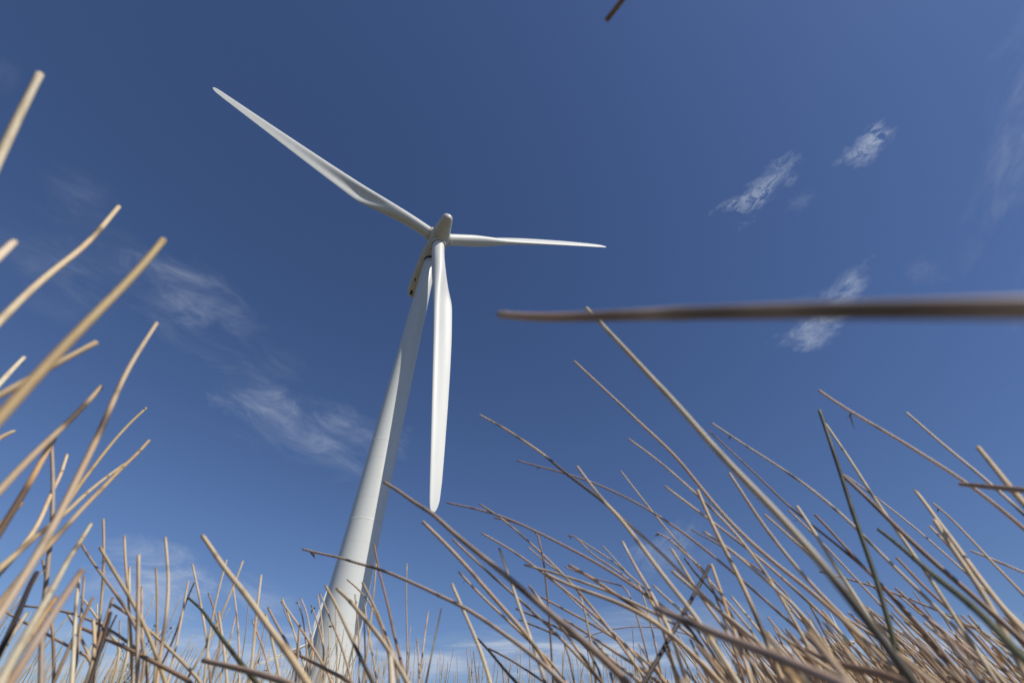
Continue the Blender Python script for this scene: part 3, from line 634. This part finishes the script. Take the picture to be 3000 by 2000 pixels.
 (12.0, 16.0, 'straw', None, None, '2738,1524 2773,1582 2815,1640 2856,1702 2898,1760 2931,1819 2960,1872 2981,1931', ''),
 (5.0, 7.0, 'tan', None, 2.0, '2734,1474 2752,1478 2781,1512 2819,1549 2856,1590 2893,1632 2931,1673 2968,1711 3007,1750', 'thin tan stem with a curled tip close to the right edge'),
 (6.0, 9.0, 'tan', None, None, '2725,1542 2765,1582 2798,1620 2840,1665 2881,1707', ''),
 (6.0, 7.0, 'pale', None, None, '2846,1613 2881,1624 2918,1640 2960,1657 3007,1680', 'thin pale stem sloping gently out through the right edge'),
 (7.0, 10.0, 'brown', None, None, '2627,1633 2670,1678 2711,1723 2757,1760 2798,1802 2831,1835 2877,1885', ''),
 (9.0, 26.0, 'green', None, None, '2574,1551 2620,1586 2665,1624 2703,1657 2752,1698 2806,1740 2848,1773 2885,1806 2922,1848 2960,1889 3014,1943', 'broad dark green out of focus blade sloping into the lower right corner'),
 (5.0, 6.0, 'mauve', None, None, '2400,1673 2462,1688 2512,1702 2578,1719 2632,1736 2682,1752 2728,1769 2773,1794 2815,1814 2860,1843', 'thin mauve stem lying almost level behind the right bunch'),
 (7.0, 10.0, 'brown', None, None, '2388,1507 2400,1514 2437,1557 2475,1603 2516,1644 2553,1682 2591,1723 2632,1769 2682,1827 2732,1889', ''),
 (9.0, 13.0, 'pale', None, None, '2335,1483 2356,1512 2381,1549 2400,1582 2421,1615 2446,1657 2479,1707 2512,1752 2541,1802 2578,1864 2624,1939', ''),
 (5.0, 7.0, 'straw', None, 8.0, '2311,1494 2347,1524 2372,1541 2400,1576 2433,1615 2466,1649 2504,1694 2541,1736 2578,1769 2607,1798 2649,1843 2690,1889 2740,1943', ''),
 (8.0, 10.0, 'mauve', None, None, '2705,1801 2752,1839 2794,1872 2840,1910 2889,1951', ''),
 (3.5, 4.0, 'straw', None, None, '2706,1822 2752,1856 2798,1889 2835,1914 2881,1939', ''),
 (6.0, 8.0, 'tan', None, None, '2846,1828 2889,1856 2931,1893 2981,1935', ''),
 (6.0, 8.0, 'pale', None, None, '2905,1849 2947,1889 2997,1931', ''),
 (4.0, 5.0, 'straw', None, None, '2783,1847 2815,1872 2856,1910', ''),
 (20.0, 32.0, 'mauve', (20.0, 32.0), None, '1924,1781 1945,1792 1987,1810 2049,1839 2111,1864 2173,1885 2235,1906 2298,1931 2408,1968 2466,2005', 'thick blurred grey mauve stem lying across the base of the right bunch'),
 (9.0, 13.0, 'dark', (0.0, 100.0), None, '2079,1656 2065,1682 2032,1744 2003,1794 1978,1839 1945,1897 1916,1951 1883,2005', 'dark brown stem leaning the opposite way across the right bunch'),
 (8.0, 10.0, 'straw', None, None, '2085,1654 2096,1682 2109,1723 2121,1760 2136,1810 2157,1864', ''),
 (7.0, 9.0, 'straw', (20.0, 24.0), None, '1967,1608 1999,1657 2028,1707 2057,1752 2090,1798 2132,1852', ''),
 (9.0, 12.0, 'pale', None, None, '1970,1673 2016,1711 2061,1752 2111,1790 2165,1831 2215,1877', ''),
 (5.0, 7.0, 'dark', None, None, '2006,1635 2032,1673 2065,1707 2090,1736 2128,1777', ''),
 (4.0, 5.0, 'mauve', None, None, '2024,1550 2065,1574 2115,1599 2165,1624 2215,1653 2264,1698', ''),
 (7.0, 9.0, 'pale', None, None, '2062,1557 2115,1590 2173,1636 2219,1678 2264,1715 2322,1769', ''),
 (6.0, 8.0, 'straw', None, None, '1914,1714 1945,1744 1978,1777 2016,1802 2065,1839', ''),
 (6.0, 8.0, 'straw', None, None, '2144,1747 2173,1785 2206,1823 2240,1864 2273,1914', ''),
 (4.5, 6.0, 'tan', None, 1.0, '1924,1560 1946,1562 1978,1595 2007,1620 2053,1661', ''),
 (2.5, 2.5, 'brown', None, None, '1714,1866 1747,1851 1801,1839 1846,1832 1908,1833 1974,1843 2032,1864', 'hair thin brown stem arching low behind the right bunch'),
 (14.0, 24.0, 'brown', None, None, '2363,1901 2412,1931 2466,1947 2524,1960 2599,1976 2657,2003', ''),
 (16.0, 26.0, 'gold', None, None, '2269,1906 2289,1943 2310,1972 2335,2005', ''),
 (15.0, 15.0, 'brown', None, None, '1776,60 1799,35 1833,-2 1858,-30', 'dark brown blurred stem tip hanging into the top edge of the photo'),
]

REGION = (
 (lambda x, y: x < 330 and y < 1690, "at the left edge of the field", "stems at the left edge"),
 (lambda x, y: x < 880, "among the row of stems at the lower left", "stems at the lower left"),
 (lambda x, y: x < 1110, "in front of the foot of the big tower", "stems at the tower foot"),
 (lambda x, y: x < 1800, "in the sparse leaning stems right of the tower", "stems right of the tower"),
 (lambda x, y: x < 2400, "in the middle of the dense right bunch", "stems in the dense right bunch"),
 (lambda x, y: True, "towards the right edge of the field", "stems by the right edge"))
CN = {'pale': 'pale', 'straw': 'straw coloured', 'tan': 'tan', 'gold': 'golden', 'mauve': 'mauve grey', 'brown': 'brown', 'dark': 'blackish', 'green': 'green', 'level': 'tan'}
def region_of(x, y):
    for f, a, g in REGION:
        if f(x, y): return a, g
def lean_word(q0, q1):
    dx, dy = q1[0] - q0[0], q1[1] - q0[1]
    a = math.degrees(math.atan2(abs(dx), max(abs(dy), 1)))
    if a < 14: return 'upright'
    if a > 62: return 'nearly level'
    return 'left leaning' if dx > 0 else 'right leaning'
count = 0
for idx, (w0, w1, cname, ranges, rem, path, label) in enumerate(TRACES):
    rs = np.random.default_rng(100 + idx)
    px = [tuple(float(v) for v in q.split(',')) for q in path.split()]
    wm = 0.5 * (w0 + w1)
    dia = min(0.0068, max(0.0032, (2.5 + 0.34 * wm) * 0.001))
    # measured widths hold the lens blur too: blur = A*F*(1/z - 1/focus)
    def depth(w):
        return F * dia / max(w * 1.04, 1.0)
    L2 = [0.0]
    for i in range(1, len(px)): L2.append(L2[-1] + math.dist(px[i], px[i - 1]))
    P = []
    for q, s_ in zip(px, L2):
        t = s_ / L2[-1]; iz = (1 - t) / depth(w0) + t / depth(w1)
        P.append(CAM + ray(*q) * (1 / iz))
    if label.startswith('dark brown blurred stem tip'):
        P += [Vector((0.16, -0.22, 0.62)), Vector((0.24, -0.42, 0.35)), Vector((0.27, -0.5, -0.02))]
    near = wm > 7
    C = catmull(P, 0.012 if near else 0.02)
    for _ in range(14):
        C = [C[0]] + [C[i] * 0.5 + (C[i - 1] + C[i + 1]) * 0.25 for i in range(1, len(C) - 1)] + [C[-1]]
    seen = smooth_arc(C)[-1]
    if not label.startswith('dark brown blurred stem tip'):
        T = (C[-1] - C[-3]).normalized()
        ext = root_down(C[-1], T)
        C = C[:-1] + catmull([C[-1]] + ext, 0.03)
    # slight natural waver
    ph = rs.uniform(0, 6.28, 4); La = smooth_arc(C)
    amp = 0.00012
    C = [q + Vector((math.sin(s_ * 19 + ph[0]) + .4 * math.sin(s_ * 47 + ph[2]), math.cos(s_ * 15 + ph[1]), math.sin(s_ * 17 + ph[3]))) * amp for q, s_ in zip(C, La)]
    rad, st = node_profile(C, dia / 2 * 0.94, dia / 2 * 1.04, ranges, rs, seen)
    V, Fc, UV, ST = [], [], [], []
    tube(C, rad, st, 20 if wm > 14 else (14 if near else 9), V, Fc, UV, ST)
    j = rs.uniform(0.86, 1.12); cc = tuple(min(0.8, v * j * rs.uniform(0.97, 1.03)) for v in COL[cname])
    o = mesh_stem("dead_stem" if cname != 'green' else "green_stem", V, Fc, UV, ST, cc)
    ph_, grp = region_of(*px[0])
    if not label:
        th = 'hair thin' if wm < 4 else ('thin' if wm < 7 else ('medium' if wm < 11 else 'thick'))
        ln_ = lean_word(px[0], px[min(len(px) - 1, 4)])
        label = "%s %s %s stem %s" % (th, CN[cname], ln_, ph_)
    tag(o, label, "stem", grp); count += 1
    if rem is not None:
        k = min(range(len(C)), key=lambda i: abs(smooth_arc(C)[i] - rem / 100 * seen)) if False else int(np.argmin(np.abs(np.array(La) - rem / 100 * seen)))
        k = max(k, 1)
        Tk = (C[min(k + 1, len(C) - 1)] - C[k - 1]).normalized()
        zz = (C[k] - CAM).dot(fw)
        scrap(o, C[k], Tk, 11 * zz / F * (2.6 if label.startswith('long mauve stem crossing') or 'brown scrap' in label else 1.0), rs)

# further stems of the stand, rooted where they grow
def grow(tip, base, rs, color, d0, name="dead_stem", sides=6, V=None, Fc=None, UV=None, ST=None):
    bend = Vector(rs.normal(size=3)) * 0.03 * (tip - base).length
    mid = (tip + base) / 2 + bend + Vector((base.x - tip.x, base.y - tip.y, 0)) * -0.10
    C = catmull([tip, tip * .55 + mid * .45 + bend * .2, mid, base], 0.03)
    La = smooth_arc(C); ph = rs.uniform(0, 6.28, 3)
    C = [q + Vector((math.sin(s_ * 19 + ph[0]), math.cos(s_ * 14 + ph[1]), math.sin(s_ * 17 + ph[2]))) * 0.0006 for q, s_ in zip(C, La)]
    rad, st = node_profile(C, d0 * 0.44, d0 * 0.56, None, rs, La[-1])
    if V is not None:
        tube(C, rad, st, sides, V, Fc, UV, ST); return None
    V, Fc, UV, ST = [], [], [], []
    tube(C, rad, st, sides, V, Fc, UV, ST)
    o = mesh_stem(name, V, Fc, UV, ST, color)
    return o, C
names_ = ['straw', 'straw', 'pale', 'tan', 'mauve', 'straw', 'brown', 'gold']
rs = np.random.default_rng(5)
target = 300
k = 0
while count < target and k < 400:
    k += 1
    right = k % 5 < 2
    if not right:      # thin upright stems standing a few metres off, along the bottom of the view
        x = rs.uniform(120, 2000); y = 1995 - abs(rs.normal(0, 75)) - (25 if rs.random() < .5 else 0)
        if abs(x - 980) < 260: y -= rs.uniform(0, 60)
        z = rs.uniform(1.5, 2.9); d0 = rs.uniform(0.0034, 0.0046)
        tip = CAM + ray(x, y) * z
        b = Vector((tip.x + rs.normal(0.02, 0.07), tip.y + rs.normal(0, 0.08), -0.02))
    else:              # the dense bunch at the right, leaning left
        x = rs.triangular(1750, 2450, 2990); y = min(1990, 1640 + rs.triangular(0, 260, 345) + max(0, 2250 - x) * 0.25)
        z = rs.uniform(0.55, 1.5); d0 = rs.uniform(0.0045, 0.006)
        if rs.random() < 0.22: z = rs.uniform(0.3, 0.5); y = max(y, 1850)
        tip = CAM + ray(x, y) * z
        b = Vector((tip.x + (tip.z) * rs.uniform(0.35, 0.95), tip.y + rs.normal(-0.08, 0.12), -0.02))
        if (Vector((b.x, b.y, CAMZ)) - CAM).length < 0.2: continue
    cn = names_[int(rs.integers(0, len(names_)))]
    j = rs.uniform(0.8, 1.12); cc = tuple(v * j for v in COL[cn])
    o, C = grow(tip, b, rs, cc, d0, sides=8 if not right else 10)
    ph_, grp = region_of(x, y)
    q1 = proj(C[min(len(C) - 1, len(C) // 2)])
    tag(o, "%s %s %s stem %s" % ('short thin' if not right else 'short', CN[cn], lean_word((x, y), q1), ph_), "stem", grp); count += 1
    if rs.random() < 0.18:
        kk = int(rs.integers(1, max(2, len(C) // 3)))
        scrap(o, C[kk], (C[kk + 1] - C[kk - 1]).normalized(), 8 * z / F, rs)
# the rest of the stand, away to the tower: one mass nobody could count
V, Fc, UV, ST = [], [], [], []
for k in range(900):
    a = R(rs.uniform(-62, 62)); d = 2.6 + 7.5 * rs.random() ** 1.3
    b = Vector((math.sin(a) * d, math.cos(a) * d, -0.02)); h = rs.normal(0.60, 0.10) + 0.035 * d
    tip = b + Vector((rs.normal(-0.03, 0.10), rs.normal(0, 0.10), h))
    grow(tip, b, rs, None, rs.uniform(0.0034, 0.0048), sides=4, V=V, Fc=Fc, UV=UV, ST=ST)
for k in range(260):
    x = rs.uniform(0, 1900); y = 1992 - abs(rs.normal(0, 50)) - max(0, 60 - abs(x - 960) * .3); z = rs.uniform(1.9, 3.6)
    tip = CAM + ray(x, y) * z; b = Vector((tip.x + rs.normal(0.03, 0.10), tip.y + rs.normal(0, 0.1), -0.02))
    grow(tip, b, rs, None, rs.uniform(0.0030, 0.0042), sides=5, V=V, Fc=Fc, UV=UV, ST=ST)
o = mesh_stem("far_stems", V, Fc, UV, ST, COL['straw'])
tag(o, "mass of short dead stems filling the field behind the nearer ones", "stems", None, "stuff")

# ------------------------------------------------------------------ leafy shrubs
V, Fc, UV, ST = [], [], [], []
for k in range(420):
    x = rs.triangular(1780, 2450, 3080); y = 1720 + rs.triangular(0, 270, 290) + max(0, 2300 - x) * 0.22
    z = rs.uniform(0.7, 2.0); tip = CAM + ray(x, min(y, 2030)) * z
    b = Vector((tip.x + tip.z * rs.uniform(0.3, 0.9), tip.y + rs.normal(-0.05, 0.14), -0.02))
    if (Vector((b.x, b.y, CAMZ)) - CAM).length < 0.25: continue
    grow(tip, b, rs, None, rs.uniform(0.0038, 0.0056), sides=6, V=V, Fc=Fc, UV=UV, ST=ST)
o = mesh_stem("tangled_stems", V, Fc, UV, ST, (0.56, 0.435, 0.285))
tag(o, "tangle of dead stems closing the gaps low in the right bunch", "stems", None, "stuff")
m_leaf, n, l, p = new_mat("shrub_leaf"); p.inputs['Roughness'].default_value = 0.55
gi = n.new('ShaderNodeTexNoise'); gi.inputs['Scale'].default_value = 14
crl = n.new('ShaderNodeValToRGB'); crl.color_ramp.elements[0].position = .35; crl.color_ramp.elements[1].position = .65
crl.color_ramp.elements[0].color = (0.028, 0.042, 0.018, 1); crl.color_ramp.elements[1].color = (0.10, 0.135, 0.045, 1)
l.new(gi.outputs['Fac'], crl.inputs[0]); l.new(crl.outputs[0], p.inputs['Base Color'])
m_bark, n, l, p = new_mat("twig_bark"); p.inputs['Base Color'].default_value = (0.05, 0.035, 0.025, 1); p.inputs['Roughness'].default_value = 0.85
def shrub(x, y0, y1, z, spread, nt, nl, leaf, label, seed):
    rs = np.random.default_rng(seed)
    top = CAM + ray(x, y0) * z; g = Vector((top.x + .05, top.y, 0))
    root = empty("leafy_shrub", g); tag(root, label, "shrub", "leafy shrubs")
    V, Fc, UV, ST = [], [], [], []; LV, LF = [], []
    H = top.z
    def leafat(q, dr, s_):
        a = Vector(rs.normal(size=3)).normalized(); w = dr.cross(a).normalized(); a = (a * .6 + dr * .5).normalized()
        b = len(LV); nn_ = a.cross(w).normalized()
        LV.extend([q, q + a * s_ * .45 + w * s_ * .30 + nn_ * s_ * .1, q + a * s_ - nn_ * s_ * .12, q + a * s_ * .45 - w * s_ * .30 + nn_ * s_ * .1, q + a * s_ * .5 - nn_ * s_ * .02])
        LF.extend([(b, b + 1, b + 4), (b + 1, b + 2, b + 4), (b + 2, b + 3, b + 4), (b + 3, b, b + 4)])
    for t in range(nt):
        e = Vector((rs.normal(0, spread), rs.normal(0, spread * .8), H * rs.uniform(.78, 1.0)))
        s0 = Vector((rs.normal(0, .015), rs.normal(0, .015), 0)); mid = s0 * .4 + e * .6 - Vector((e.x * .35, e.y * .35, -.03))
        C = catmull([s0, mid, e], .03); C = C[::-1]; La = smooth_arc(C)
        C = [q + Vector((math.sin(s_ * 40 + t), math.cos(s_ * 35 + t), 0)) * .006 for q, s_ in zip(C, La)]
        tube(C, [0.0009 + 0.0016 * s_ / La[-1] for s_ in La], [0] * len(C), 5, V, Fc, UV, ST)
        for k in range(7):
            i = int(rs.integers(0, max(1, len(C) * 6 // 10))); d = Vector(rs.normal(size=3)); d.z = abs(d.z) * .6; d.normalize()
            tw = [C[i], C[i] + d * .05, C[i] + d * .09 + Vector((0, 0, .02))]
            Ct = catmull(tw, .02)[::-1]; tube(Ct, [0.0008] * len(Ct), [0] * len(Ct), 4, V, Fc, UV, ST)
            for _ in range(nl):
                q = Ct[int(rs.integers(0, len(Ct)))]; leafat(q, d, leaf * rs.uniform(.5, 1.2))
        for _ in range(nl * 3):
            i = int(rs.integers(0, max(1, len(C) * 6 // 10))); leafat(C[i], Vector((0, 0, 1)), leaf * rs.uniform(.5, 1.2))
    o = link_mesh("branches", V, Fc, m_bark, root)
    link_mesh("leaves", LV, LF, m_leaf, root, smooth=False)
shrub(375, 1868, 2000, 2.6, 0.10, 8, 5, 0.015, "dark green small leaved shrub showing between the stems at the lower left", 3)
shrub(2765, 1955, 2000, 2.2, 0.05, 5, 4, 0.014, "small green leafy sprig low behind the right bunch", 8)
